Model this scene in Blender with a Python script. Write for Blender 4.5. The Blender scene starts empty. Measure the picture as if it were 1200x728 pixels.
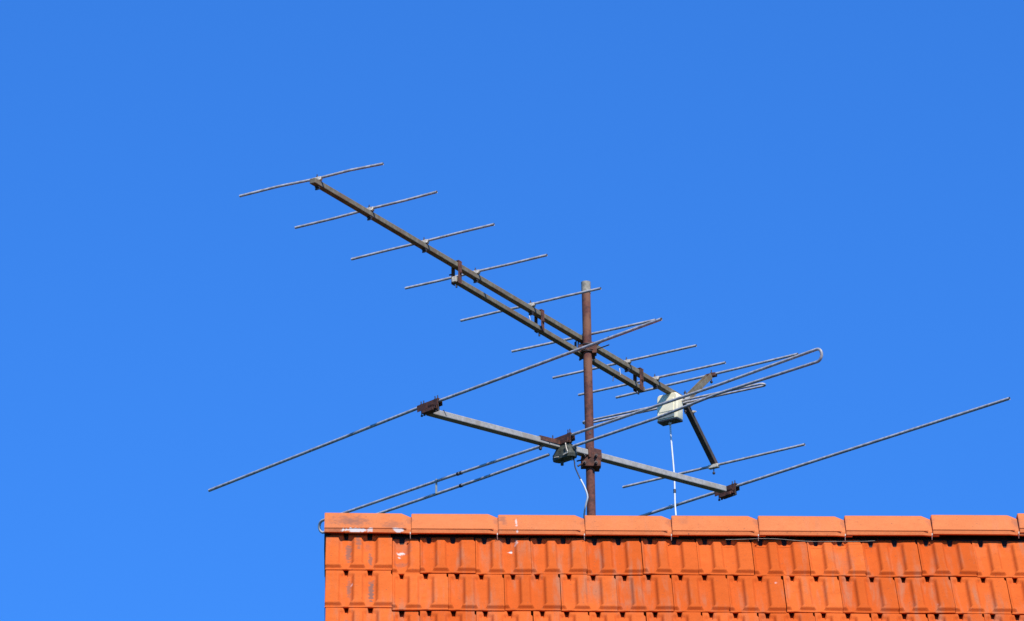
import bpy, bmesh, math, random
from mathutils import Vector, Matrix, Quaternion
random.seed(11)
V = Vector
scn = bpy.context.scene
COL = scn.collection

# ------------------------------------------------------------------ materials
def new_mat(name):
    m = bpy.data.materials.new(name); m.use_nodes = True
    nt = m.node_tree
    return m, nt, nt.nodes['Principled BSDF']

def N(nt, t, **kw):
    n = nt.nodes.new(t)
    for k, v in kw.items():
        if k.startswith('i_'):
            n.inputs[k[2:].replace('_', ' ')].default_value = v
        else:
            setattr(n, k, v)
    return n

def mix(nt, fac, a, b, mode='MIX'):
    n = nt.nodes.new('ShaderNodeMix'); n.data_type = 'RGBA'; n.blend_type = mode
    for sock, val in ((n.inputs[0], fac), (n.inputs[6], a), (n.inputs[7], b)):
        if hasattr(val, 'links'):
            nt.links.new(val, sock)
        elif isinstance(val, (int, float)):
            sock.default_value = val
        else:
            sock.default_value = (*val, 1)
    return n.outputs[2]

def ramp(nt, src, a, b, lo=0.0, hi=1.0):
    n = nt.nodes.new('ShaderNodeMapRange'); n.interpolation_type = 'SMOOTHSTEP'
    nt.links.new(src, n.inputs[0])
    n.inputs[1].default_value = a; n.inputs[2].default_value = b
    n.inputs[3].default_value = lo; n.inputs[4].default_value = hi
    return n.outputs[0]

def noise(nt, scale, detail=4, rough=.55, vec=None, dist=0.0):
    n = nt.nodes.new('ShaderNodeTexNoise')
    n.inputs['Scale'].default_value = scale; n.inputs['Detail'].default_value = detail
    n.inputs['Roughness'].default_value = rough; n.inputs['Distortion'].default_value = dist
    if vec is not None: nt.links.new(vec, n.inputs['Vector'])
    return n.outputs['Fac']

def coords(nt, scale=None):
    tc = nt.nodes.new('ShaderNodeTexCoord')
    out = tc.outputs['Object']
    if scale:
        mp = nt.nodes.new('ShaderNodeMapping'); mp.inputs['Scale'].default_value = scale
        nt.links.new(out, mp.inputs['Vector']); out = mp.outputs['Vector']
    return out

def bump(nt, bsdf, fac, dist=.002, strength=.4):
    b = nt.nodes.new('ShaderNodeBump'); b.inputs['Distance'].default_value = dist
    b.inputs['Strength'].default_value = strength
    nt.links.new(fac, b.inputs['Height']); nt.links.new(b.outputs[0], bsdf.inputs['Normal'])

def simple(name, col, rough=.6, metal=0.0, var=.25, scale=40, dark=None, bmp=0.0):
    m, nt, b = new_mat(name)
    c = coords(nt)
    f = noise(nt, scale, vec=c)
    d = dark or tuple(x * (1 - var) for x in col)
    l = tuple(min(1, x * (1 + var * .6)) for x in col)
    nt.links.new(mix(nt, ramp(nt, f, .35, .65), d, l), b.inputs['Base Color'])
    b.inputs['Roughness'].default_value = rough; b.inputs['Metallic'].default_value = metal
    if bmp: bump(nt, b, noise(nt, scale * 4, vec=c), .001, bmp)
    return m

def spots(nt, c, colour, items, white):
    """real marks with a shape and place of their own: droppings, chips, streaks"""
    wob = nt.nodes.new('ShaderNodeTexNoise'); wob.inputs['Scale'].default_value = 55; wob.inputs['Detail'].default_value = 5
    nt.links.new(c, wob.inputs['Vector'])
    for (p, r, fac, soft) in items:
        s = nt.nodes.new('ShaderNodeVectorMath'); s.operation = 'SUBTRACT'
        nt.links.new(c, s.inputs[0]); s.inputs[1].default_value = p
        d = nt.nodes.new('ShaderNodeVectorMath'); d.operation = 'DIVIDE'
        nt.links.new(s.outputs[0], d.inputs[0]); d.inputs[1].default_value = r
        l = nt.nodes.new('ShaderNodeVectorMath'); l.operation = 'LENGTH'
        nt.links.new(d.outputs[0], l.inputs[0])
        a = nt.nodes.new('ShaderNodeMath'); a.operation = 'ADD'
        nt.links.new(l.outputs['Value'], a.inputs[0])
        w = ramp(nt, wob.outputs['Fac'], .25, .75, -.55, .55)
        nt.links.new(w, a.inputs[1])
        colour = mix(nt, ramp(nt, a.outputs[0], 1 - soft * 1.3, 1 + soft * 1.3, fac, 0), colour, white)
    return colour

def clay(name, c0, c1, weather, items=(), stains=(), wamt=.5):
    m, nt, b = new_mat(name)
    c = coords(nt)
    g = nt.nodes.new('ShaderNodeNewGeometry')
    base = mix(nt, g.outputs['Random Per Island'], c0, c1)
    f1 = noise(nt, 5, 5, vec=c)
    base = mix(nt, ramp(nt, f1, .3, .7, 0, .35), base, tuple(x * .8 for x in c0))
    # long run-off greying, following the fall of the roof
    cs = coords(nt, (34, 3.5, 3.5))
    f2 = noise(nt, 1, 4, vec=cs)
    f3 = noise(nt, 2.2, 3, vec=c)
    mm = nt.nodes.new('ShaderNodeMath'); mm.operation = 'MULTIPLY'
    nt.links.new(ramp(nt, f2, .45, .72), mm.inputs[0]); nt.links.new(ramp(nt, f3, .38, .62), mm.inputs[1])
    m2 = nt.nodes.new('ShaderNodeMath'); m2.operation = 'MULTIPLY'
    nt.links.new(mm.outputs[0], m2.inputs[0]); m2.inputs[1].default_value = wamt
    base = mix(nt, m2.outputs[0], base, weather)
    # fine grain and specks
    f4 = noise(nt, 260, 2, vec=c)
    base = mix(nt, ramp(nt, noise(nt, 28, 5, .65, vec=c), .42, .72, 0, .22), base, tuple(x * .7 for x in c0))
    base = mix(nt, ramp(nt, f4, .3, .72, 0, .28), base, tuple(x * .55 for x in c0))
    f5 = noise(nt, 120, 2, vec=c)
    base = mix(nt, ramp(nt, f5, .66, .74, 0, .6), base, (.12, .07, .05))
    if stains: base = spots(nt, c, base, stains, (.22, .105, .075))
    if items: base = spots(nt, c, base, items, (.66, .60, .55))
    nt.links.new(base, b.inputs['Base Color'])
    b.inputs['Roughness'].default_value = .75
    b.inputs['Specular IOR Level'].default_value = 0
    bump(nt, b, f4, .0016, .5)
    return m

# ------------------------------------------------------------------ geometry helpers
class MB:
    def __init__(s): s.bm = bmesh.new()
    def box(s, c, half, ax=None, bev=0.0):
        """box at c; ax = three unit axes"""
        ax = ax or (V((1, 0, 0)), V((0, 1, 0)), V((0, 0, 1)))
        c = V(c); vs = []
        for i in (-1, 1):
            for j in (-1, 1):
                for k in (-1, 1):
                    vs.append(s.bm.verts.new(c + ax[0] * half[0] * i + ax[1] * half[1] * j + ax[2] * half[2] * k))
        fs = [(0, 1, 3, 2), (4, 6, 7, 5), (0, 4, 5, 1), (2, 3, 7, 6), (0, 2, 6, 4), (1, 5, 7, 3)]
        faces = [s.bm.faces.new([vs[i] for i in f]) for f in fs]
        if bev:
            es = list({e for f in faces for e in f.edges})
            bmesh.ops.bevel(s.bm, geom=es, offset=bev, segments=2, affect='EDGES', profile=.5)
        return s
    def bar(s, a, b, w, h, up=V((0, 0, 1)), bev=0.0):
        a = V(a); b = V(b); d = (b - a).normalized()
        side = d.cross(up).normalized(); u = side.cross(d).normalized()
        return s.box((a + b) / 2, ((b - a).length / 2, w / 2, h / 2), (d, side, u), bev)
    def tube(s, pts, r, n=12, cap=True, closed=False):
        pts = [V(p) for p in pts]; m = len(pts)
        rr = r if isinstance(r, (list, tuple)) else [r] * m
        tang = []
        for i in range(m):
            if closed: t = pts[(i + 1) % m] - pts[i - 1]
            else: t = pts[min(i + 1, m - 1)] - pts[max(i - 1, 0)]
            tang.append(t.normalized())
        u = tang[0].cross(V((0, 0, 1)))
        if u.length < .1: u = tang[0].cross(V((1, 0, 0)))
        u.normalize(); rings = []
        for i in range(m):
            if i: 
                q = tang[i - 1].rotation_difference(tang[i]); u = q @ u
            u = (u - tang[i] * u.dot(tang[i])).normalized()
            w = tang[i].cross(u)
            rings.append([s.bm.verts.new(pts[i] + (u * math.cos(2 * math.pi * k / n) + w * math.sin(2 * math.pi * k / n)) * rr[i]) for k in range(n)])
        for i in range(m if closed else m - 1):
            A = rings[i]; B = rings[(i + 1) % m]
            for k in range(n):
                f = s.bm.faces.new((A[k], A[(k + 1) % n], B[(k + 1) % n], B[k])); f.smooth = True
        if cap and not closed:
            for R_ in (rings[0][::-1], rings[-1]):      # caps on vertices of their own keep the tube's shading clean
                s.bm.faces.new([s.bm.verts.new(v.co) for v in R_])
        return s
    def nut(s, c, d, r, l, n=6):
        c = V(c); d = V(d).normalized()
        s.tube([c - d * l / 2, c + d * l / 2], r, n)
        return s

def parent_world(o):
    p = V((0, 0, 0))
    while o is not None:
        p = p + o.location; o = o.parent
    return p

# The mast and its antennas are drawn from image coordinates; CAM_SCALE enlarges them about the camera
# (this moves the mast foot back to the far roof slope, 1.55 m behind the ridge).
CAM_SCALE = [1.0, V((0, 0, 0))]
def cam_scaled(p): return V(p) * CAM_SCALE[0] + CAM_SCALE[1]

def clusters(bm):
    """face sets of pieces that touch or overlap each other"""
    bm.faces.ensure_lookup_table(); seen = set(); isl = []
    for f in bm.faces:
        if f.index in seen: continue
        st = [f]; seen.add(f.index); fs = []
        while st:
            g_ = st.pop(); fs.append(g_)
            for e in g_.edges:
                for h_ in e.link_faces:
                    if h_.index not in seen: seen.add(h_.index); st.append(h_)
        vs = [v.co for g_ in fs for v in g_.verts]
        isl.append((fs, [min(v[k] for v in vs) - .0012 for k in range(3)], [max(v[k] for v in vs) + .0012 for k in range(3)]))
    grp = list(range(len(isl)))
    def find(a):
        while grp[a] != a: a = grp[a]
        return a
    for a in range(len(isl)):
        for b in range(a):
            if all(isl[a][1][k] <= isl[b][2][k] and isl[b][1][k] <= isl[a][2][k] for k in range(3)):
                grp[find(a)] = find(b)
    out = {}
    for a in range(len(isl)): out.setdefault(find(a), []).extend(isl[a][0])
    return sorted(out.values(), key=len, reverse=True)

def build(mb, name, mat, parent=None, origin=None):
    """link the collected shapes; pieces that do not touch become objects of their own"""
    bmesh.ops.recalc_face_normals(mb.bm, faces=mb.bm.faces[:])
    o_ = V(origin) if origin is not None else (parent_world(parent) if parent is not None else V((0, 0, 0)))
    mb.bm.transform(Matrix.Translation(CAM_SCALE[1] - o_) @ Matrix.Scale(CAM_SCALE[0], 4))
    sets = clusters(mb.bm) if len(mb.bm.faces) < 4000 and parent is not None else [None]
    first = None
    for fs in sets:
        me = bpy.data.meshes.new(name)
        if len(sets) == 1: mb.bm.to_mesh(me)
        else:
            b2 = bmesh.new(); mp_ = {}
            for f in fs:
                q = []
                for v in f.verts:
                    if v not in mp_: mp_[v] = b2.verts.new(v.co)
                    q.append(mp_[v])
                nf = b2.faces.new(q); nf.smooth = f.smooth
            b2.to_mesh(me); b2.free()
        me.materials.append(mat)
        o = bpy.data.objects.new(name, me); COL.objects.link(o)
        if parent is not None:
            o.parent = parent; o.location = o_ - parent_world(parent)
        else: o.location = o_
        first = first or o
    mb.bm.free()
    return first

def empty(name, loc, label, cat, group=None):
    o = bpy.data.objects.new(name, None); COL.objects.link(o); o.location = cam_scaled(loc)
    o.empty_display_size = .1
    tag(o, label, cat, group); return o

def tag(o, label, cat, group=None):
    o['label'] = label; o['category'] = cat
    if group: o['group'] = group
    return o

# ------------------------------------------------------------------ material set
TILE_A = (.56, .098, .018); TILE_B = (.72, .155, .034)
GREY = (.40, .175, .095)
def K(n_up):  # point on the roof slope at distance n_up down from the apex
    return n_up
RZ = 10.2913          # crest of the ridge tiles
ZS = 10.235           # apex of the tile plane
TH = math.radians(47); CT, ST = math.cos(TH), math.sin(TH); TT = ST / CT
EXPO = .290
ROW0 = .380
def on_slope(x, dist, off=0.0):
    k = dist / math.sqrt(2)
    return V((x, -k - off * .7071, ZS - k + off * .7071))

M = {}
HOUSE_AT = V((4.6, 0, 0))
def ts(x, dist, rx, rl, fac, soft):
    """a mark on the tiles at x, this far down the slope, with its half width and half length"""
    p = V((x, -dist * CT - .012 * ST, ZS - dist * ST + .012 * CT)) - HOUSE_AT
    return (p, (rx, max(.009, rl * CT), max(.009, rl * ST)), fac, soft)
def rs(x, k, rx, rk, fac, soft):
    """a mark on the ridge face; k = 0 at the crest, 1 at the crease, above 1 on the lip"""
    p = V((x, -.034 - .072 * k, RZ - .004 - .082 * k)) if k <= 1 else V((x, -.110, RZ - .0885 - .017 * (k - 1)))
    return (p - HOUSE_AT, (rx, .03, rk), fac, soft)
M['tile'] = clay('clay_field_tile', TILE_A, TILE_B, GREY,
    items=[ts(.274, .195, .011, .020, .85, .25), ts(.268, .235, .006, .012, .6, .3), ts(.672, .185, .008, .010, .85, .2), ts(.92, .205, .009, .007, .6, .3),
           ts(.695, .125, .006, .022, .5, .3), ts(1.63, .44, .005, .007, .5, .3), ts(2.21, .60, .006, .006, .45, .3), ts(1.335, .30, .004, .006, .5, .3)],
    stains=[ts(.676, .172, .007, .006, .95, .3), ts(.275, .30, .020, .035, .45, .5), ts(.30, .17, .012, .06, .4, .5), ts(1.05, .63, .03, .05, .25, .6), ts(1.9, .28, .02, .08, .25, .6)], wamt=.75)
M['verge'] = clay('clay_verge_tile', TILE_A, TILE_B, GREY,
    items=[ts(.013, .265, .008, .016, .95, .2), ts(.103, .475, .010, .006, .7, .25), ts(.123, .475, .006, .005, .7, .25)],
    stains=[ts(.084, .225, .010, .10, .85, .4), ts(.120, .16, .009, .07, .7, .4), ts(.164, .285, .007, .075, .8, .35), ts(.152, .17, .010, .04, .3, .5),
            ts(.087, .50, .008, .10, .75, .4), ts(.168, .52, .009, .13, .95, .3), ts(.083, .80, .008, .09, .6, .4), ts(.005, .45, .008, .01, .7, .3)], wamt=.5)
M['ridge'] = clay('clay_ridge_tile', (.60, .172, .058), (.73, .212, .074), (.47, .19, .095),
    items=[rs(.107, 1.5, .040, .0085, 1.0, .12), rs(.160, 1.45, .012, .008, .8, .15), rs(.264, 1.45, .014, .009, .9, .15), rs(.258, 1.1, .012, .004, .6, .3),
           rs(.696, .5, .004, .03, .6, .3), rs(.70, 1.5, .004, .005, .7, .3)],
    stains=[rs(.085, .48, .052, .026, .62, .6), rs(.115, .62, .036, .020, .35, .5), rs(.245, .8, .034, .020, .45, .5), rs(.04, 1.6, .04, .006, .4, .5), rs(.648, .35, .012, .018, .55, .5),
            rs(.655, .6, .008, .010, .4, .5), rs(1.31, .4, .02, .02, .2, .6), rs(2.53, .5, .02, .03, .25, .6)] + [rs(.305 + .318 * q, .35, .011, .026, .38, .5) for q in range(9)], wamt=.42)
def rust(name, a, b, c_, metal=.0):
    m, nt, bs = new_mat(name)
    c = coords(nt)
    f = noise(nt, 55, 6, .65, vec=c); f2 = noise(nt, 12, 4, vec=c)
    col = mix(nt, ramp(nt, f, .35, .65), a, b)
    col = mix(nt, ramp(nt, f2, .5, .68, 0, .8), col, c_)
    nt.links.new(col, bs.inputs['Base Color']); bs.inputs['Roughness'].default_value = .85
    bs.inputs['Metallic'].default_value = metal
    bump(nt, bs, f, .0015, .5)
    return m
M['rust'] = rust('rusted_steel', (.050, .021, .014), (.150, .050, .027), (.085, .034, .024))
M['mast'] = rust('rusted_mast_pipe', (.070, .025, .019), (.165, .052, .034), (.22, .095, .05))
M['darkarm'] = rust('shaded_arm_steel', (.035, .028, .024), (.075, .06, .045), (.09, .05, .035))  # lower arm: shade of its unlit faces put into the near-black colour
M['zinc'] = simple('weathered_zinc', (.30, .27, .20), .6, .0, .3, 60)
M['boom'] = rust('weathered_boom_paint', (.125, .105, .068), (.20, .17, .115), (.15, .09, .05))
M['boomgrey'] = rust('grey_aluminium_boom', (.29, .275, .245), (.39, .37, .34), (.28, .24, .19))
M['rod'] = simple('dull_aluminium_rod', (.42, .40, .385), .45, .0, .28, 60)
M['clamp'] = simple('pale_element_clip', (.62, .54, .42), .5, .1, .3, 120)
M['steel'] = simple('dark_bolt_steel', (.07, .055, .05), .5, .5, .3, 200)
M['cream'] = simple('cream_plastic', (.95, .85, .58), .4, 0, .06, 30)
M['greyplastic'] = simple('grey_plastic_lip', (.20, .23, .22), .5, 0, .15, 60)
M['olive'] = simple('dirty_olive_plastic', (.060, .062, .042), .6, 0, .45, 80)
M['white'] = simple('white_cable', (.68, .69, .69), .5, 0, .06, 40)
M['black'] = simple('black_cable', (.02, .02, .022), .5, 0, .2, 40)
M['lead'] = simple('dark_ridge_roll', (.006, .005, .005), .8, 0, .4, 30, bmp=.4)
M['render'] = simple('cream_render', (.62, .57, .46), .9, 0, .08, 8, bmp=.3)
M['wood'] = simple('brown_stained_wood', (.10, .045, .022), .7, 0, .3, 20)
M['glass'] = simple('window_glass', (.03, .04, .05), .06, 0, .1, 3)
M['frame'] = simple('white_window_frame', (.75, .75, .73), .4, 0, .05, 20)

# ------------------------------------------------------------------ ground
g = MB()
n_ = 40
grid = [[g.bm.verts.new((-400 + 800 * i / n_, -400 + 800 * j / n_, 0)) for j in range(n_ + 1)] for i in range(n_ + 1)]
for i in range(n_):
    for j in range(n_):
        g.bm.faces.new((grid[i][j], grid[i + 1][j], grid[i + 1][j + 1], grid[i][j + 1]))
m, nt, bs = new_mat('lawn')
c = coords(nt); f = noise(nt, .6, 8, .7, vec=c); f2 = noise(nt, 60, 3, vec=c)
col = mix(nt, ramp(nt, f, .35, .65), (.018, .036, .010), (.034, .056, .016))
col = mix(nt, ramp(nt, f2, .3, .7, 0, .5), col, (.014, .026, .008))
nt.links.new(col, bs.inputs['Base Color']); bs.inputs['Roughness'].default_value = .95
go = build(g, 'ground', m); go['kind'] = 'structure'

# ------------------------------------------------------------------ house
HX0, HX1 = 0.0, 9.2
HALF = 4.35                       # horizontal run of each slope
EAVE_Z = ZS - HALF * TT
house = empty('house', (4.6, 0, 0), 'house gable roof of bright orange interlocking clay tiles under the aerial mast', 'house')

SQ = math.sqrt(.5)
def smooth(a, b, x):
    t = max(0., min(1., (x - a) / (b - a))); return t * t * (3 - 2 * t)

# tile layouts: list of pans (x0, x1) inside a width
PAN_FULL = (.202, [(.004, .062), (.090, .151)])
PAN_HALF = (.101, [(.006, .064)])
PAN_VERGE = (.243, [(.046, .103), (.131, .190)])
HR = .0165
def relief(u, v, pans, E):
    """height of the exposed face: raised ribs and flats, sunken round-ended pans, a sloping nose"""
    # the raised parts stop in a short steep wall above a thin front rim
    bulge = .10 * math.exp(-((v - .036) / .010) ** 2)
    h = HR * (.06 + .94 * smooth(.008, .0145, v) + bulge)
    for (a, b) in pans:
        c = (a + b) / 2; r = (b - a) / 2
        x = (u - c) / r
        if abs(x) >= 1: continue
        arc = .005 + .046 * (1 - math.sqrt(max(0, 1 - x * x)))
        inside = smooth(arc - .003, arc + .006, v)
        wall = 1 - (max(0, (x - .50) / .50) ** 2.4 if x > 0 else max(0, (-x - .60) / .40) ** 2.4)
        floor = .0012 * (x * x)
        # head of the pan climbs to meet the tile above, open only at its drain notch
        head = smooth(E - .028, E - .012, v)
        notch = 1 - smooth(.0055, .0090, abs(u - c))
        climb = head * (1 - notch) * .96 - head * notch * .55
        vmark = smooth(E - .046, E - .028, v) * (1 - smooth(.010, .020, abs(u - c))) * .22 * (1 - head)
        hp = HR * (floor / HR + climb + vmark)
        k = inside * wall
        h = h * (1 - k) + hp * k
        lip = math.exp(-((v - arc + .002) / .004) ** 2) * .0016 * smooth(0, .3, 1 - abs(x))
        h += lip
    return h

def add_tile(mb, x0, layout, dist_front, side=-1, hi=True, lift=.0195, raise_=0.0, jit=(0, 0, 0), flange=False):
    """one clay tile; dist_front = distance of its front edge down the slope from the apex"""
    W, pans = layout
    W_ = W - .0009
    L = EXPO + .045
    th = .0065
    if hi:
        us = [0, .002]
        x = .002
        n = int(W_ / .0042)
        us += [W_ * (i + 1) / (n + 1) for i in range(n)] + [W_ - .0012, W_]
        vs = [0, .0015, .004] + [.004 + .056 * (i + 1) / 28 for i in range(28)] + [.06 + .15 * (i + 1) / 5 for i in range(5)] \
            + [.21 + (EXPO - .212) * (i + 1) / 18 for i in range(18)] + [EXPO + .02, L]
    else:
        us = [W_ * i / (12 if W > .15 else 6) for i in range((12 if W > .15 else 6) + 1)]
        vs = [0, .02, .05, .15, EXPO - .03, L]
    us = sorted(set(round(u, 5) for u in us)); vs = sorted(set(round(v, 5) for v in vs))
    jx, jl, jt = jit
    top = []
    def P(u, v, hgt):
        xx = x0 + u + jx
        if hi and u > W_ - .007: xx -= .0055 * smooth(EXPO - .034, EXPO - .022, v) * (u - W_ + .007) / .007
        d = dist_front - v + jl
        off = lift * (1 - v / EXPO) + raise_ + hgt + jt * (u / W - .5)
        return V((xx, side * (d * CT + off * ST), ZS - d * ST + off * CT))
    for v in vs:
        row = []
        for u in us:
            hh = relief(u, v, pans, EXPO)
            if v < .0008: hh -= .0016
            e = min(u, W_ - u)
            if e < .0008: hh -= .0012
            row.append(mb.bm.verts.new(P(u, v, hh)))
        top.append(row)
    nv, nu = len(vs), len(us)
    for j in range(nv - 1):
        for i in range(nu - 1):
            f = mb.bm.faces.new((top[j][i], top[j][i + 1], top[j + 1][i + 1], top[j + 1][i])); f.smooth = hi
    # front edge and sides
    low = [mb.bm.verts.new(P(u, .0035, relief(u, 0, pans, EXPO) * .5 - th)) for u in us]
    for i in range(nu - 1):
        mb.bm.faces.new((top[0][i], low[i], low[i + 1], top[0][i + 1]))
    for i_, ug in ((0, 0), (-1, W_)):
        depth = .095 if (flange and i_ == 0) else th
        prev = None
        for j, v in enumerate(vs):
            q = mb.bm.verts.new(P(us[i_], v if j else .0035, -depth)) if (depth > th or j) else low[i_]
            if prev is not None:
                mb.bm.faces.new((top[j - 1][i_], prev, q, top[j][i_]))
            prev = q
    # underside sheet so that the tile is closed from below
    bk = [mb.bm.verts.new(P(u, L, -.004)) for u in (us[0], us[-1])]
    mb.bm.faces.new((low[0], low[-1], bk[1], bk[0]))

NROW = int((HALF / CT - ROW0) / EXPO) + 1
field = MB()
rows = [ROW0 + EXPO * k for k in range(NROW)]
for side in (-1, 1):
    for k, dist in enumerate(rows):
        hi = (side == -1 and k < 4)
        x = HX0 + .243
        odd = (k % 2 == 0)
        if odd:
            add_tile(field, x, PAN_HALF, dist + random.uniform(-.001, .003), side, hi, raise_=-.004, jit=(0, 0, random.uniform(-.002, .002)))
            x += .101
        while x + .202 < HX1 - .10:
            add_tile(field, x, PAN_FULL, dist, side, hi and x < 4.2, lift=.0195 + random.uniform(-.002, .0025),
                     jit=(random.uniform(-.0013, .0013), random.uniform(-.0045, .0045), random.uniform(-.0035, .0035)))
            x += .202
        if x < HX1: 
            wd = HX1 - x
            add_tile(field, x, (wd, [(.02, .07), (wd - .08, wd - .02)]) if wd > .2 else (wd, [(.02, wd - .02)]), dist, side, False)
roof = build(field, 'roof_tiling', M['tile'], house)
for k, dist in enumerate(rows):
    for side in (-1, 1):
        t = MB()
        add_tile(t, HX0 + (.003 * k if k < 4 else .009), PAN_VERGE, dist - (.012 if k == 0 else .006) + random.uniform(-.003, .003), side, side == -1 and k < 4, raise_=.007,
                 jit=(random.uniform(-.001, .001) if k else .0, 0, random.uniform(-.003, .001)), flange=True)
        vt = build(t, 'verge_tile', M['verge'], house)
        if side == -1 and k == 0: vt['label'] = 'end tile of the top row with dark streaks and a white dropping'
        if side == -1 and k == 1: vt['label'] = 'end tile of the second row with a long dark streak in its pan'

# roof boards below the tiles (close the attic against light)
deck = MB()
for side in (-1, 1):
    a0 = [V((HX0 + .03, side * .0, ZS - .05)), V((HX1 - .02, 0, ZS - .05))]
    k = HALF - .02
    q = [V((HX0 + .03, side * k, ZS - .05 - k * TT)), V((HX1 - .02, side * k, ZS - .05 - k * TT))]
    top_ = [a0[0], a0[1], q[1], q[0]]
    vs_ = [deck.bm.verts.new(p) for p in top_] + [deck.bm.verts.new(p - V((0, side * .0, .06))) for p in top_]
    for f in ((0, 1, 2, 3), (4, 7, 6, 5), (0, 4, 5, 1), (1, 5, 6, 2), (2, 6, 7, 3), (3, 7, 4, 0)):
        deck.bm.faces.new([vs_[i] for i in f])
build(deck, 'roof_deck', M['wood'], house)

# dark ridge roll that seals the gap under the ridge tiles
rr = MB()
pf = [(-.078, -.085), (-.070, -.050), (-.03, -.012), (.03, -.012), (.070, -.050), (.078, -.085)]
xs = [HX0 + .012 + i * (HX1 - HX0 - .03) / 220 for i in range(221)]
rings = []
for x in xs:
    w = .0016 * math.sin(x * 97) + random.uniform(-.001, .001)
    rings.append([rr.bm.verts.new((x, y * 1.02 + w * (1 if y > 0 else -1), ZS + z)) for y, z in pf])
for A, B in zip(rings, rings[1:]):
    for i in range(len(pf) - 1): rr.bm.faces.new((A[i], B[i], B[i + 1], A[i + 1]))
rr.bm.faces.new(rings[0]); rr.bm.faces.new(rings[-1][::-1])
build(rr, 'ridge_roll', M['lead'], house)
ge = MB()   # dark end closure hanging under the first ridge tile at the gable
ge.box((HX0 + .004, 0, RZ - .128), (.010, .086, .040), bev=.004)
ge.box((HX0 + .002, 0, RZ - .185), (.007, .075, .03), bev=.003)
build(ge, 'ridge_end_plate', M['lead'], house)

# ridge tiles
RL = .318
RP = [(-.110, -.1055), (-.110, -.0885), (-.106, -.086), (-.034, -.004), (-.024, 0), (.024, 0), (.034, -.004), (.106, -.086), (.110, -.0885), (.110, -.1055)]
RI = [(-.098, -.1055), (-.098, -.091), (-.095, -.089), (-.028, -.014), (-.02, -.012), (.02, -.012), (.028, -.014), (.095, -.089), (.098, -.091), (.098, -.1055)]
DZ = {0: .001, 1: .0005, 2: -.001, 3: -.0015, 4: -.001, 5: .0005, 6: .004, 7: .0085, 8: .0175, 9: .013, 10: .006}
nr = int((HX1 - HX0) / RL)
for i in range(nr):
    x0 = HX0 - .006 + i * RL
    dz = DZ.get(i, random.uniform(-.002, .004))
    rz = random.uniform(-.002, .002)
    t = MB()
    tilt = random.uniform(-.0015, .0015)
    #  (x, scale, drop): big mouth at the left, chamfered tail sliding under the next mouth
    L_ = RL - .005 + (.0 if i != nr - 1 else .02)
    sect = [(0, .985, 0), (.003, 1, 0), (.10, 1, 0), (.2, 1, 0), (L_ - .034, 1, 0), (L_ - .030, .994, 0), (L_ - .006, .90, .0), (L_ - .0005, .875, 0), (L_ + .028, .86, 0)]
    def ring(prof, x, s_, k_top):
        out = []
        for y, z in prof:
            # only the top and upper faces chamfer, the foot keeps its line
            zz = z * 1.0
            up_ = 1 + z / .1055
            yy = y * (1 - (1 - s_) * .55)
            zz = z - (1 - s_) * .105 * up_
            out.append(t.bm.verts.new((x0 + x, yy + rz, RZ + dz + tilt * (x / RL - .5) + zz)))
        return out
    outer = [ring(RP, x, s_, 0) for x, s_, d_ in sect]
    inner = [ring(RI, x, s_, 0) for x, s_, d_ in sect]
    for R_ in (outer, inner):
        for A, B in zip(R_, R_[1:]):
            for j in range(len(RP) - 1):
                t.bm.faces.new((A[j], B[j], B[j + 1], A[j + 1]))
    for A, B in ((outer[0], inner[0]), (outer[-1], inner[-1])):
        for j in range(len(RP) - 1): t.bm.faces.new((A[j], A[j + 1], B[j + 1], B[j]))
    for j in (0, -1):
        for q in range(len(sect) - 1):
            t.bm.faces.new((outer[q][j], inner[q][j], inner[q + 1][j], outer[q + 1][j]))
    # raised bead over the crease between face and lip
    for sd in (-1, 1):
        t.bar((x0 + .001, sd * .1105 + rz, RZ + dz - .0895), (x0 + L_ - .012, sd * .1105 + rz, RZ + dz - .0895), .003, .0022)
    rt_ = build(t, 'ridge_tile', M['ridge'], house)
    if i == 0: rt_['label'] = 'end ridge tile with a sooty patch and white chips along its lip'
    # small pale retaining clip at the joint
    if i:
        cl = MB()
        cl.box((x0 - .004, -.1115, RZ + dz - .108), (.0016, .0014, .004), bev=.0005)
        cl.tube([(x0 - .004, -.108, RZ + dz - .108), (x0 - .004, -.104, RZ + dz - .116), (x0 - .0035, -.096, RZ + dz - .124)], .0014, 6)
        build(cl, 'ridge_clip', M['clamp'], rt_)
# loose wire lying under the ridge lip
w = MB(); pts = []
for i in range(22):
    x = 1.46 + i * .026
    pts.append((x, -.112 + .004 * math.sin(i * .7), RZ - .126 + .005 * math.sin(i * .3 + .2)))
w.tube(pts, .0008, 6)
tag(build(w, 'wire', M['zinc'], None, (1.75, -.11, 10.17)), 'thin loose wire lying in the dark gap under the ridge tiles', 'wire')

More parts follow.
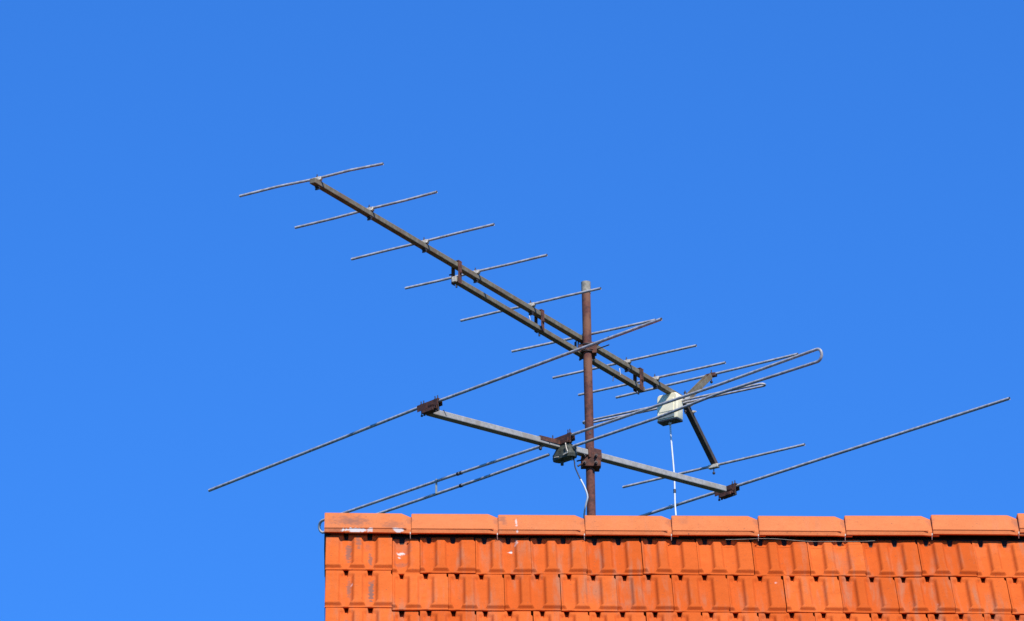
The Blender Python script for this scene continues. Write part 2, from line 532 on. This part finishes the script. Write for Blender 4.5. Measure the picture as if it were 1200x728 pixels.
# walls
def wall_mesh():
    b = MB(); th = .3
    x0, x1 = HX0 + .10, HX1 - .12; y0, y1 = -HALF + .45, HALF - .45
    ez = ZS - abs(y0) * TT - .16; az_ = ZS - .20
    prof = [(y0, 0), (y0, ez), (0, az_), (y1, ez), (y1, 0)]
    A = [b.bm.verts.new((x0, y, z)) for y, z in prof]; B = [b.bm.verts.new((x1, y, z)) for y, z in prof]
    b.bm.faces.new(A); b.bm.faces.new(B[::-1])
    for i in range(5):
        if i in (1, 2): continue
        j = (i + 1) % 5
        b.bm.faces.new((A[i], B[i], B[j], A[j]))
    return b
build(wall_mesh(), 'wall', M['render'], house)
yw = -HALF + .45
for (wx, wz) in ((1.6, 1.5), (4.6, 1.5), (7.4, 1.5), (1.6, 4.3), (4.6, 4.3), (7.4, 4.3)):
    if (wx, wz) == (4.6, 1.5): continue
    fr = MB()
    for dx in (-.55, 0, .55): fr.bar((wx + dx, yw - .02, wz - .65), (wx + dx, yw - .02, wz + .65), .07, .06, V((0, 1, 0)))
    for dz in (-.68, .68): fr.bar((wx - .585, yw - .02, wz + dz), (wx + .585, yw - .02, wz + dz), .06, .07)
    win = build(fr, 'window', M['frame'], house)
    p = MB(); p.box((wx, yw - .006, wz), (.55, .004, .65)); build(p, 'pane', M['glass'], win)
    s_ = MB(); s_.box((wx, yw - .05, wz - .745), (.66, .075, .02), bev=.004); build(s_, 'sill', M['frame'], win)
d = MB(); d.box((4.6, yw - .02, 1.05), (.5, .03, 1.05), bev=.005)
for k in range(3): d.box((4.6, yw - .053, .42 + k * .62), (.36, .006, .22), bev=.003)
dr = build(d, 'door', M['wood'], house)
hd = MB(); hd.tube([(4.98, yw - .055, 1.05), (4.98, yw - .10, 1.05), (4.88, yw - .10, 1.05)], .01, 8); build(hd, 'handle', M['steel'], dr)
for side in (-1, 1):
    gt = MB(); n = 10
    prev = None
    yc = side * (HALF + .04); zc = EAVE_Z - .03
    for x in (HX0 + .02, HX1 - .02):
        ring_ = [gt.bm.verts.new((x, yc + .07 * math.cos(math.pi + math.pi * q / n), zc + .07 * math.sin(math.pi + math.pi * q / n))) for q in range(n + 1)]
        ring_ += [gt.bm.verts.new((x, yc + .064 * math.cos(math.pi + math.pi * q / n), zc + .064 * math.sin(math.pi + math.pi * q / n))) for q in range(n, -1, -1)]
        if prev:
            for q in range(len(ring_)): gt.bm.faces.new((prev[q], ring_[q], ring_[(q + 1) % len(ring_)], prev[(q + 1) % len(ring_)]))
        gt.bm.faces.new(ring_); prev = ring_
    build(gt, 'gutter', M['zinc'], house)

# ------------------------------------------------------------------ mast
CAM_SCALE = [1.0547, V((-.0132, 1.2870, -.0875))]  # uniform scale about the camera position, pushes mast, antennas and cables back
MB0 = V((.9810, .25, 10.39)); MT = V((.9642, .25, 11.3255))
mdir = (MT - MB0).normalized()
base = MB0 - mdir * 2.28
mast = empty('antenna_mast', (base.x, base.y, base.z), 'rusty brown steel mast pipe with grey top rising behind the ridge', 'mast')
def mp(z): return MB0 + mdir * ((z - MB0.z) / mdir.z)
t = MB(); t.tube([base, mp(10.6), mp(11.0), MT - mdir * .045], .0166, 24)
build(t, 'pipe', M['mast'], mast)
t = MB(); t.tube([MT - mdir * .0452, MT - mdir * .02, MT], .0178, 24)
build(t, 'pipe_end', M['zinc'], mast)
t = MB()
for zz in (10.712, 10.60):
    q = mp(zz) + V((.002, -.0166, 0)); t.tube([q + V((0, .001, 0)), q - V((0, .0012, 0))], .0045, 10)
build(t, 'bolt_hole', M['black'], mast)
t = MB(); cz = (ZS - 1.55 * TT + .0875) / 1.0547
t.tube([(mp(cz).x, .25, cz - .02), (mp(cz).x, .25, cz + .03), (mp(cz).x, .25, cz + .10)], [.075, .045, .021], 20)
build(t, 'flashing_collar', M['lead'], mast)

# ------------------------------------------------------------------ upper antenna
H = V((.5527, .8334, 0)); LT = V((.8334, -.5527, 0)); Z = V((0, 0, 1))
BA = V((-.059, -1.2463, 11.1017)); BB = V((1.364, .8992, 11.1017))
GRP = 'television antennas fixed to the rusty mast'
up = empty('television_antenna', (.968, .30, 11.10), 'upper slim antenna with long thin boom, many short rods and a cream box', 'antenna', GRP)
t = MB(); t.bar(BA + H * .016, BB, .024, .0190, bev=.002); build(t, 'boom', M['boom'], up)
SA = V((.4642, -.4573, 11.043)); SB = V((1.190, .6369, 11.043))
t = MB(); t.bar(SA, SB, .024, .018, bev=.002); build(t, 'support_beam', M['boom'], up)
for (p, lowz, w) in (((.4705, -.4479), 11.030, .022), ((.7837, .0243), 11.034, .020), ((1.1731, .6114), 11.030, .024)):
    p = V((p[0], p[1], 0)); t = MB()
    for sd in (-1, 1):
        t.box(p + LT * sd * .0148 + Z * (11.114 + lowz) / 2, (w / 2, .0013, (11.116 - lowz) / 2), (H, LT, Z), .0006)
    t.box(p + Z * 11.1165, (w / 2, .0165, .0015), (H, LT, Z))
    t.nut(p + LT * .0178 + Z * 11.072, LT, .006, .004); t.nut(p + LT * .020 + Z * 11.072, LT, .003, .006, 8)
    br = build(t, 'bracket', M['rust'], up)
    e = MB(); e.nut(p - LT * .022 + Z * 11.072, LT, .003, .018, 8); e.nut(p + H * .0 + Z * 11.022, Z, .004, .012); build(e, 'bolt', M['steel'], br)
# plastic plug in the front end of the support beam
t = MB(); t.box(SA - H * .004, (.005, .0092, .0105), (H, LT, Z), .002); build(t, 'end_plug', M['clamp'], up)

DIRS = [((-.3112, -1.0392), (.2009, -1.3427), .006), ((-.116, -.7503), (.3931, -1.0914), .384), ((.0866, -.4549), (.602, -.7956), .743),
        ((.2842, -.1777), (.7998, -.509), 1.092), ((.4928, .1394), (1.0059, -.1911), 1.465), ((.69, .4469), (1.2195, .1173), 1.832),
        ((.8514, .7175), (1.3838, .3729), 2.149), ((.954, .895), (1.5015, .5458), 2.352)]
RR = .0048
def rod_clip(c, dirv, parent, mat='clamp'):
    """pale saddle that holds a rod on top of the boom, bolt through both"""
    t = MB()
    s = dirv.cross(Z).normalized()
    t.box(c - Z * .002, (.019, .0068, .0060), (dirv, s, Z), .0018)
    t.box(c + dirv * .006 - Z * .0075, (.010, .009, .003), (dirv, s, Z), .001)
    cl = build(t, 'element_clip', M[mat], parent)
    b = MB(); b.tube([c + Z * .016, c - Z * .044], .0019, 8); b.nut(c + Z * .006, Z, .0045, .004)
    b.box(c - Z * .0335 + dirv * .002, (.0085, .006, .0022), (dirv, s, Z), .0008)
    b.box(c - Z * .040 + dirv * .002, (.0095, .0018, .0035), (dirv, s, Z), .0008)
    build(b, 'wing_bolt', M['steel'], cl)
for a, b, pos in DIRS:
    a = V((*a, 11.1217)); b = V((*b, 11.1217)); t = MB()
    mid = BA + H * pos; mid = a + (b - a) * max(.3, min(.7, (mid - a).dot((b - a).normalized()) / (b - a).length))
    sag = Z * random.uniform(-.003, .003) + H * random.uniform(-.003, .003)
    t.tube([a, (a + mid) / 2 + sag, mid, (b + mid) / 2 + sag, b], RR, 12, cap=False)
    o = build(t, 'director_rod', M['rod'], up)
    rod_clip(mid, (b - a).normalized(), o)

# V-shaped reflector arms behind the boom end
armU = V((1.4645, 1.0507, 11.2641)); armL = V((1.4851, 1.0818, 10.9088)); root = BB - H * .004
t = MB()
d_ = (armU - root).normalized(); s_ = LT; u_ = d_.cross(s_).normalized()
c_ = (root + armU) / 2; ln = (armU - root).length
t.box(c_ + u_ * .010, (ln / 2, .011, .0012), (d_, s_, u_)); t.box(c_ + s_ * .0105, (ln / 2, .0012, .0105), (d_, s_, u_)); t.box(c_ - s_ * .0105, (ln / 2, .0012, .0105), (d_, s_, u_))
ua = build(t, 'reflector_arm', M['boom'], up); ua['label'] = 'pale reflector arm reaching up'
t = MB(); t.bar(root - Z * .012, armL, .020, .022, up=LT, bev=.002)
la = build(t, 'reflector_arm', M['darkarm'], up); la['label'] = 'rusty reflector arm reaching down, painted dark as in shade'
t = MB()
for k_ in (.025, .055):
    q = root + (armL - root).normalized() * k_ + LT * .014
    t.nut(q, LT, .0065, .006); t.nut(q + LT * .006, LT, .003, .010, 8)
t.box(root + LT * .0125 + Z * .0, (.018, .0014, .020), (H, LT, Z), .0006)
build(t, 'hinge_bolt', M['clamp'], up)
t = MB(); t.tube([root + H * .01 + Z * .045 - LT * .004, root + H * .01 - Z * .05 - LT * .004], .0026, 8)
t.nut(root + H * .01 + Z * .036 - LT * .004, Z, .006, .005); t.nut(root + H * .01 - Z * .04 - LT * .004, Z, .006, .005)
build(t, 'hinge_pin', M['steel'], up)
for (a, b, c0) in (((1.113, 1.3143, 11.2755), (1.7964, .8403, 11.2755), armU), ((1.1374, 1.3146, 10.9022), (1.8165, .8366, 10.9022), armL)):
    a = V(a); b = V(b); t = MB(); t.tube([a, (a + b) / 2, b], .0050, 12, cap=False)
    o = build(t, 'reflector_rod', M['rod'], up)
    dd = (b - a).normalized(); m_ = a + dd * (c0 - a).dot(dd)
    cl = MB(); cl.box(m_ - Z * .003, (.022, .009, .0075), (dd, dd.cross(Z), Z), .002)
    k = build(cl, 'element_clip', M['rust' if c0 is armU else 'clamp'], o)
    bb = MB(); bb.tube([m_ + Z * .020, m_ - Z * .036], .002, 8); bb.nut(m_ - Z * .030, Z, .006, .006); bb.nut(m_ + Z * .007, Z, .005, .004); build(bb, 'wing_bolt', M['steel'], k)

# flat folded dipole
a = V((.978, 1.0527, 11.0667)); b = V((1.6543, .629, 11.0667)); e = (b - a).normalized(); f_ = Z.cross(e).normalized()
g2 = .0125
def loop(a, b, e, f_, half, gap_c=None):
    pts = []
    L = (b - a).length
    for k in range(11):
        an = -math.pi / 2 + math.pi * k / 10
        pts.append(b - e * half + e * half * math.cos(an) + f_ * half * math.sin(an))
    pts.append((a + b) / 2 + f_ * half)
    for k in range(11):
        an = math.pi / 2 + math.pi * k / 10
        pts.append(a + e * half + e * half * math.cos(an) + f_ * half * math.sin(an))
    return pts
pts = loop(a, b, e, f_, g2)
cen = (a + b) / 2
pts = [cen - f_ * g2 + e * .035] + pts + [cen - f_ * g2 - e * .035]
t = MB(); t.tube(pts, .0044, 12)
dip = build(t, 'folded_dipole', M['rod'], up)
t = MB(); t.box(cen + f_ * .0 + Z * .012, (.016, .026, .010), (e, f_, Z), .002); build(t, 'dipole_holder', M['rust'], dip)

# cream junction box hanging below the boom
bc = V((1.3015, .8200, 11.0405))
LX, HY = LT, H
hw, hd_, hh_ = .0455, .022, .053
def rounded_panel(mb, c, ax, hw, hh, depth, r, n=6, rb=.004):
    """panel with round top corners: ax = (across, through, up)"""
    pts = [(-hw + rb, -hh), (hw - rb, -hh), (hw, -hh + rb)]
    for k in range(n + 1):
        an = math.pi / 2 * k / n; pts.append((hw - r + r * math.cos(an), hh - r + r * math.sin(an)))
    for k in range(n + 1):
        an = math.pi / 2 + math.pi / 2 * k / n; pts.append((-hw + r + r * math.cos(an), hh - r + r * math.sin(an)))
    pts.append((-hw, -hh + rb))
    def ringp(s_, dpt): return [mb.bm.verts.new(V(c) + ax[0] * x * s_ + ax[2] * (y * (1 - (1 - s_) * hw / hh)) + ax[1] * dpt) for x, y in pts]
    rs = [ringp(.93, -depth), ringp(.985, -depth + .002), ringp(1, -depth + .006), ringp(1, depth - .003), ringp(.97, depth)]
    for A, B in zip(rs, rs[1:]):
        for i in range(len(pts)):
            f = mb.bm.faces.new((A[i], A[(i + 1) % len(pts)], B[(i + 1) % len(pts)], B[i])); f.smooth = True
    for R_ in (rs[0], rs[-1][::-1]): mb.bm.faces.new([mb.bm.verts.new(v.co) for v in R_])
ra = 0.0; LXb = LX * math.cos(ra) + HY * math.sin(ra); HYb = HY * math.cos(ra) - LX * math.sin(ra)
LX, HY = LXb, HYb
ax = (LX, HY, Z)
t = MB(); rounded_panel(t, bc, ax, hw, hh_, hd_, .013)
jb = build(t, 'junction_box', M['cream'], up)
t = MB(); t.box(bc - HY * (hd_ + .001) - Z * .040 - LX * .003, (hw * .80, .0022, .0075), ax, .001); build(t, 'label_recess', M['greyplastic'], jb)
t = MB(); t.box(bc - Z * (hh_ + .002), (hw * .97, hd_ * 1.0, .0035), ax, .001); build(t, 'base_seal', M['black'], jb)
t = MB()
t.box(bc - HY * (hd_ + .0006) + Z * .006 - LX * .002, (hw * .70, .0012, .026), ax, .001)
build(t, 'cover', M['cream'], jb)
t = MB(); t.tube([bc - Z * (hh_), bc - Z * (hh_ + .014)], .006, 10); build(t, 'cable_gland', M['white'], jb)

# clamp that holds the support beam to the mast
cm = mp(11.066)
t = MB()
bp = V((cm.x, cm.y, 11.055)) + V((0, .022, 0))
t.box(bp + V((0, .001, .0)), (.030, .003, .030), bev=.001)
t.box(cm + V((-.024, -.002, -.012)), (.0075, .012, .014), bev=.001)
t.box(cm + V((.026, -.000, -.010)), (.009, .018, .022), bev=.001)
t.box(cm + V((0, -.0165, -.014)), (.022, .004, .006), bev=.001)
t.box(cm + V((-.044, .02, .006)), (.004, .006, .018), bev=.001)
mc = build(t, 'mast_clamp', M['rust'], up)
t = MB()
for zz in (-.024, .004):
    pts = [V((cm.x - .0215, cm.y + .05, cm.z + zz))]
    for k in range(9):
        an = math.pi + math.pi * k / 8
        pts.append(V((cm.x + .0215 * math.cos(an), cm.y + .0215 * math.sin(an), cm.z + zz)))
    pts.append(V((cm.x + .0215, cm.y + .05, cm.z + zz)))
    t.tube(pts, .0028, 8)
for (dx, dz, ux, uz) in ((-.034, .012, 0, 1), (-.042, .012, 0, 1)):
    q = cm + V((dx, .01, dz)); t.tube([q - V((0, 0, .022)), q + V((0, 0, .014))], .0024, 8)
for (dz, sl) in ((.012, .55), (-.002, .18)):
    q = cm + V((.030, .03, dz)); t.tube([q, q + V((.052, -.030, .052 * sl))], .0024, 8)
q = cm + V((-.018, .02, -.040)); t.tube([q, q + V((-.012, 0, -.008))], .0035, 6)
for dx in (-.022, .022):
    t.nut(cm + V((dx, .036, .004)), V((0, 1, 0)), .006, .006); t.nut(cm + V((dx, .036, -.024)), V((0, 1, 0)), .006, .006)
build(t, 'clamp_bolt', M['steel'], mc)
# cable ties left on the support beam
for (p, L_) in (((1.0875, .4824, 11.052), .026), ((.7345, -.0499, 11.058), .011)):
    p = V(p) + LT * .0115; t = MB()
    t.tube([p + Z * L_ * .6, p + Z * .002 + LT * .002, p - Z * .010 + H * .006 + LT * .001], .0016, 6)
    build(t, 'cable_tie', M['white'], up)
t = MB(); p = V((1.0875, .4824, 11.031)) - H * .03 + LT * .004; t.tube([p, p - Z * .026 - H * .006], .0018, 6); build(t, 'stud', M['steel'], up)

# ------------------------------------------------------------------ lower antenna
nn = V((-.0514, -.0471, .9976)).normalized(); hh = V((.7355, .6739, .0698)).normalized(); dv = V((.6756, -.7373, 0)).normalized()
LA = V((.3395, -.3643, 10.5699)); LB = V((1.5471, .7915, 10.6868))
low = empty('television_antenna', (.975, .19, 10.62), 'lower wide antenna with three very long rods on a thick grey boom', 'antenna', GRP)
t = MB(); t.bar(LA + hh * .045, LB - hh * .065, .033, .0225, up=nn, bev=.003); bo = build(t, 'boom', M['boomgrey'], low)
t = MB()
for f_ in (.065, .385, .44):
    q = LA.lerp(LB, f_); 
    t.bar(q - hh * .0012 + nn * .0142 - dv * .014, q + hh * .0012 + nn * .0142 + dv * .0142, .002, .0014, up=nn)
    t.bar(q + dv * .0178 + nn * .0145 - hh * .004, q + dv * .0178 - nn * .006 + hh * .008, .0022, .0014, up=dv)
build(t, 'tape_band', M['steel'], bo)

def channel(mb, c, d, half, side, upv, w, h_, th=.002):
    mb.box(c, (half, w, th / 2), (d, side, upv)); 
    mb.box(c + side * w - upv * h_ / 2, (half, th / 2, h_ / 2), (d, side, upv)); mb.box(c - side * w - upv * h_ / 2, (half, th / 2, h_ / 2), (d, side, upv))

def long_rod(pts, name, cmid, half=.055, rusty=True, r=.0057):
    t = MB(); t.tube([V(p) for p in pts], r, 12, cap=False)
    o = build(t, name, M['rod'], low)
    if cmid is None: return o
    c0 = V(cmid); t = MB()
    channel(t, c0 + nn * .006, dv, half, hh, nn, .011, .024)
    t.box(c0 - nn * .026, (half * .55, .015, .006), (dv, hh, nn), .002)
    t.box(c0 - nn * .018 + dv * .02, (half * .35, .012, .010), (dv, hh, nn), .002)
    k = build(t, 'element_bracket', M['rust'], o)
    b = MB()
    for s1 in (-.8, -.55, .55, .8):
        q = c0 + dv * half * s1; b.tube([q + nn * .022, q - nn * .036], .0021, 8); b.nut(q + nn * .009, nn, .005, .005); b.nut(q - nn * .033, nn, .0048, .005)
    build(b, 'bracket_bolt', M['steel'], k)
    return o
A_ = [(-.4479, .5539, 10.5927), (.3241, -.3123, 10.5916), (.4259, -.4114, 10.5922), (1.1861, -1.2015, 10.594)]
o = long_rod(A_, 'director_rod', (.375, -.361, 10.592))
Bl = (.508, 1.7617, 10.6991)
o = long_rod([Bl, (1.4561, .8566, 10.7052), (1.5611, .7594, 10.706), (2.5101, -.1511, 10.7119)], 'reflector_rod', (1.515, .802, 10.706), half=.055)
# white and dark collars on the rods
def collar(par, pts_, s, mat, L_=.014, r=.0078):
    a, b = V(pts_[0]), V(pts_[1]); q = a.lerp(b, s); e = (b - a).normalized(); t = MB(); t.tube([q - e * L_ / 2, q + e * L_ / 2], r, 10)
    build(t, 'collar', M[mat], par)
collar(o, (Bl, (1.4561, .8566, 10.7052)), .86, 'white', .010)
collar(o, (Bl, (1.4561, .8566, 10.7052)), .845, 'clamp', .008)
# folded dipole: one bent tube, upper rod through, lower rod open at the junction
DU = [(-.0247, 1.0008, 10.6407), (.0703, .9061, 10.6411), (.4442, .5336, 10.6428), (.8119, .1812, 10.6451), (.9105, .0729, 10.6451), (1.4185, -.4269, 10.6476), (1.7604, -.7863, 10.6483)]
DLl = [(-.0178, 1.0129, 10.5965), (.2007, .7951, 10.5975), (.5839, .4152, 10.5993), (.8211, .1692, 10.5999)]
DLr = [(.9106, .0795, 10.6003), (1.1991, -.2028, 10.6018), (1.4168, -.4539, 10.6030), (1.7632, -.7784, 10.6037)]
def bend(p_top, p_bot, outward, n=9):
    c = (V(p_top) + V(p_bot)) / 2; half = (V(p_top) - V(p_bot)).length / 2; upv = (V(p_top) - V(p_bot)).normalized()
    return [c + upv * half * math.cos(math.pi * k / n) + V(outward) * half * math.sin(math.pi * k / n) for k in range(1, n)]
ends_l = bend(DU[0], DLl[0], (-dv)); ends_r = bend(DU[-1], DLr[-1], dv)
path = [V(p) for p in reversed(DLl)] + list(reversed(ends_l)) + [V(p) for p in DU] + ends_r + [V(p) for p in reversed(DLr)]
t = MB(); t.tube(path, .0055, 12)
dp = build(t, 'folded_dipole', M['rod'], low)
for s, L_ in ((.50, .010), (.53, .008)): collar(dp, (DU[2], DU[3]), s - .38, 'steel', L_, .0072)
collar(dp, (DLl[1], DLl[2]), .78, 'steel', .012, .0072)
q = V(DU[2]).lerp(V(DU[1]), .1); t = MB(); t.box((q.x, q.y, 10.621), (.004, .004, .030), bev=.001); build(t, 'spacer', M['greyplastic'], dp)
# rusty brackets on the boom and along the upper rod
t = MB()
q0 = LA.lerp(LB, .40)
channel(t, LA.lerp(LB, .395) + nn * .0150, hh, .055, dv, nn, .0185, .016)
channel(t, V((.868, .118, 10.650)), dv, .058, hh, nn, .011, .026)
t.box(V((.868, .118, 10.628)), (.045, .012, .010), (dv, hh, nn), .002)
db = build(t, 'dipole_bracket', M['rust'], dp)
b = MB()
for s1 in (-.8, .78, .6):
    q = V((.868, .118, 10.650)) + dv * .058 * s1; b.tube([q + nn * .02, q - nn * .03], .0022, 8); b.nut(q + nn * .004, nn, .005, .005)
q = LA.lerp(LB, .37); b.tube([q, q - nn * .035], .0035, 8); b.nut(q - nn * .028, nn, .007, .008)
build(b, 'bracket_bolt', M['steel'], db)
# olive junction housing, a squat hood with a pointed top
t = MB(); jc = V((.880, .118, 10.592))
r0 = [(-.055, -.030, -.022), (.055, -.030, -.022), (.055, .030, -.022), (-.055, .030, -.022)]
levels = [(1.0, -.030), (1.06, -.018), (.98, -.004), (.66, .022), (.42, .036)]
prev = None
for s1, z1 in levels:
    n_s = 16; ring_ = []
    for k in range(n_s):
        an = 2 * math.pi * k / n_s; cx_, sx_ = math.cos(an), math.sin(an)
        ex = math.copysign(abs(cx_) ** .6, cx_) * .050 * s1; ey = math.copysign(abs(sx_) ** .6, sx_) * .026 * s1
        ring_.append(t.bm.verts.new(jc + dv * ex + hh * ey + Z * z1))
    if prev:
        for k in range(n_s): t.bm.faces.new((prev[k], prev[(k + 1) % n_s], ring_[(k + 1) % n_s], ring_[k]))
    else: t.bm.faces.new(ring_[::-1])
    prev = ring_
t.bm.faces.new(prev)
t.nut(jc - dv * .052 - Z * .004, dv, .008, .012, 10); t.nut(jc + dv * .050 - Z * .0, dv, .007, .012, 10)
t.nut(jc - Z * .040 - dv * .015, Z, .006, .018, 10); t.nut(jc - Z * .036 + dv * .035, Z, .005, .012, 10)
jh = build(t, 'junction_box', M['olive'], low)
t = MB(); t.bar(jc + dv * .020 - hh * .028 - Z * .022, jc + dv * .044 - hh * .028 - Z * .018, .003, .005); t.bar(jc - dv * .028 - hh * .028 - Z * .020, jc - dv * .006 - hh * .028 - Z * .023, .003, .003)
t.tube([jc + dv * .034 - hh * .030 + Z * .020, jc + dv * .040 - hh * .032 + Z * .0, jc + dv * .044 - hh * .029 - Z * .016], .0022, 6)
build(t, 'terminal_strip', M['clamp'], jh)
# clamp block between boom and mast
t = MB(); cc = LA.lerp(LB, .532); ms = mp(10.61)
t.box(cc + dv * .0192, (.034, .0015, .020), (hh, dv, nn), .0006)
t.box(cc + nn * .0152, (.034, .018, .0016), (hh, dv, nn), .0006)
t.box(V((ms.x + .004, ms.y - .012, ms.z - .012)), (.036, .016, .022), bev=.003)
t.box(V((ms.x + .024, ms.y + .004, ms.z - .006)), (.012, .026, .030), bev=.003)
t.box(V((ms.x - .004, ms.y + .024, ms.z - .002)), (.030, .004, .024), bev=.001)
mc2 = build(t, 'mast_clamp', M['rust'], low)
t = MB()
for zz in (-.022, .006):
    pts = [V((ms.x - .0215, ms.y - .045, ms.z + zz))]
    for k in range(9):
        an = math.pi - math.pi * k / 8
        pts.append(V((ms.x + .0215 * math.cos(an), ms.y + .0215 * math.sin(an), ms.z + zz)))
    pts.append(V((ms.x + .0215, ms.y - .045, ms.z + zz))); t.tube(pts, .0030, 8)
    for dx in (-.0215, .0215):
        t.nut((ms.x + dx, ms.y - .034, ms.z + zz), (0, 1, 0), .0065, .007)
q = V((ms.x - .034, ms.y - .02, ms.z - .024)); t.tube([q, q + V((-.012, -.006, -.010))], .004, 6); t.tube([q + V((.0, 0, .016)), q + V((-.016, -.006, .010))], .003, 6)
build(t, 'clamp_bolt', M['steel'], mc2)

# ------------------------------------------------------------------ cables
def smooth_pts(pts, n=6):
    P = [V(p) for p in pts]; out = []
    for i in range(len(P) - 1):
        p0 = P[max(i - 1, 0)]; p1 = P[i]; p2 = P[i + 1]; p3 = P[min(i + 2, len(P) - 1)]
        for k in range(n):
            s = k / n
            out.append(.5 * ((2 * p1) + (p2 - p0) * s + (2 * p0 - 5 * p1 + 4 * p2 - p3) * s * s + (3 * p1 - p0 - 3 * p2 + p3) * s ** 3))
    out.append(P[-1]); return out
c1 = [(.905, .105, 10.575), (.914, .100, 10.549), (.9170, .085, 10.518), (.9330, .070, 10.4725), (.9520, .072, 10.433), (.9615, .078, 10.4018), (.9571, .088, 10.3786), (.9527, .100, 10.3595), (.9502, .13, 10.334), (.952, .20, 10.27), (.958, .215, 10.10), (.985, .215, 9.2), (.995, .215, 8.30), (.97, .16, 8.22)]
sp = smooth_pts(c1); cab = empty('antenna_cable', (.97, .16, 8.22), 'thin bent cable curving from lower junction box down beside mast, black then white', 'cable', 'thin cables dropping behind the ridge')
t = MB(); t.tube(sp[:20], .0026, 8); build(t, 'black_sheath', M['black'], cab)
t = MB(); t.tube(sp[19:], .0034, 8); build(t, 'white_sheath', M['white'], cab)
c2 = [(1.3019, .8481 - .02, 10.985), (1.3061, .83, 10.9064), (1.3154, .8181, 10.7595), (1.3164, .7981, 10.6443), (1.3185, .7681, 10.5706), (1.321, .74, 10.42), (1.33, .73, 10.05), (1.335, .735, 8.9), (1.335, .735, 7.80), (1.335, .70, 7.70)]
sp = smooth_pts(c2); cab = empty('antenna_cable', (1.335, .70, 7.70), 'straight white cable hanging down from the cream box to the ridge', 'cable', 'thin cables dropping behind the ridge')
t = MB(); t.tube(sp, .0034, 8); build(t, 'white_sheath', M['white'], cab)
t = MB(); t.tube([V((1.3160, .811, 10.705)), V((1.3163, .807, 10.690))], .0052, 8); t.tube([sp[24] + V((0, 0, .012)), sp[24] - V((0, 0, .014))], .0052, 8); build(t, 'cable_tie', M['black'], cab)

CAM_SCALE = [1.0, V((0, 0, 0))]
# ------------------------------------------------------------------ light, sky, camera
SUN_EL, SUN_PHI = math.radians(44), math.radians(19)     # the sun stands behind and right of the camera
sdir = V((math.cos(SUN_EL) * math.sin(SUN_PHI), -math.cos(SUN_EL) * math.cos(SUN_PHI), math.sin(SUN_EL)))
L = bpy.data.lights.new('sun', 'SUN'); L.energy = 4.2; L.angle = math.radians(.53); L.color = (1, .95, .87)
so = bpy.data.objects.new('sun', L); COL.objects.link(so)
so.rotation_euler = sdir.to_track_quat('Z', 'Y').to_euler()

w = bpy.data.worlds.new('World'); scn.world = w; w.use_nodes = True
nt = w.node_tree; bg = nt.nodes['Background']
sky = nt.nodes.new('ShaderNodeTexSky'); sky.sky_type = 'NISHITA'; sky.sun_disc = False
sky.sun_elevation = SUN_EL; sky.sun_rotation = math.atan2(sdir.x, sdir.y)
sky.altitude = 300; sky.air_density = 1.0; sky.dust_density = .15; sky.ozone_density = 4.0
# the photograph's deep polarised blue: colour balance of the sky itself, the same for every direction and ray
SKY_GAIN = (.312, .91, 1.75)
sky_out = mix(nt, 1.0, sky.outputs[0], SKY_GAIN, 'MULTIPLY')
nt.links.new(sky_out, bg.inputs['Color'])
bg.inputs['Strength'].default_value = .0925

cam = bpy.data.cameras.new('camera'); cam.sensor_width = 36; cam.lens = 240; cam.clip_start = .5; cam.clip_end = 3000
co = bpy.data.objects.new('camera', cam); COL.objects.link(co); scn.camera = co
co.location = (.24215, -23.5292, 1.6)
P_, Y_ = math.radians(22.0), math.radians(1.07)
fw = V((math.sin(Y_) * math.cos(P_), math.cos(Y_) * math.cos(P_), math.sin(P_)))
co.rotation_euler = fw.to_track_quat('-Z', 'Y').to_euler()
scn.view_settings.view_transform = 'Standard'; scn.view_settings.look = 'None'
scn.view_settings.exposure = .35; scn.view_settings.gamma = 1
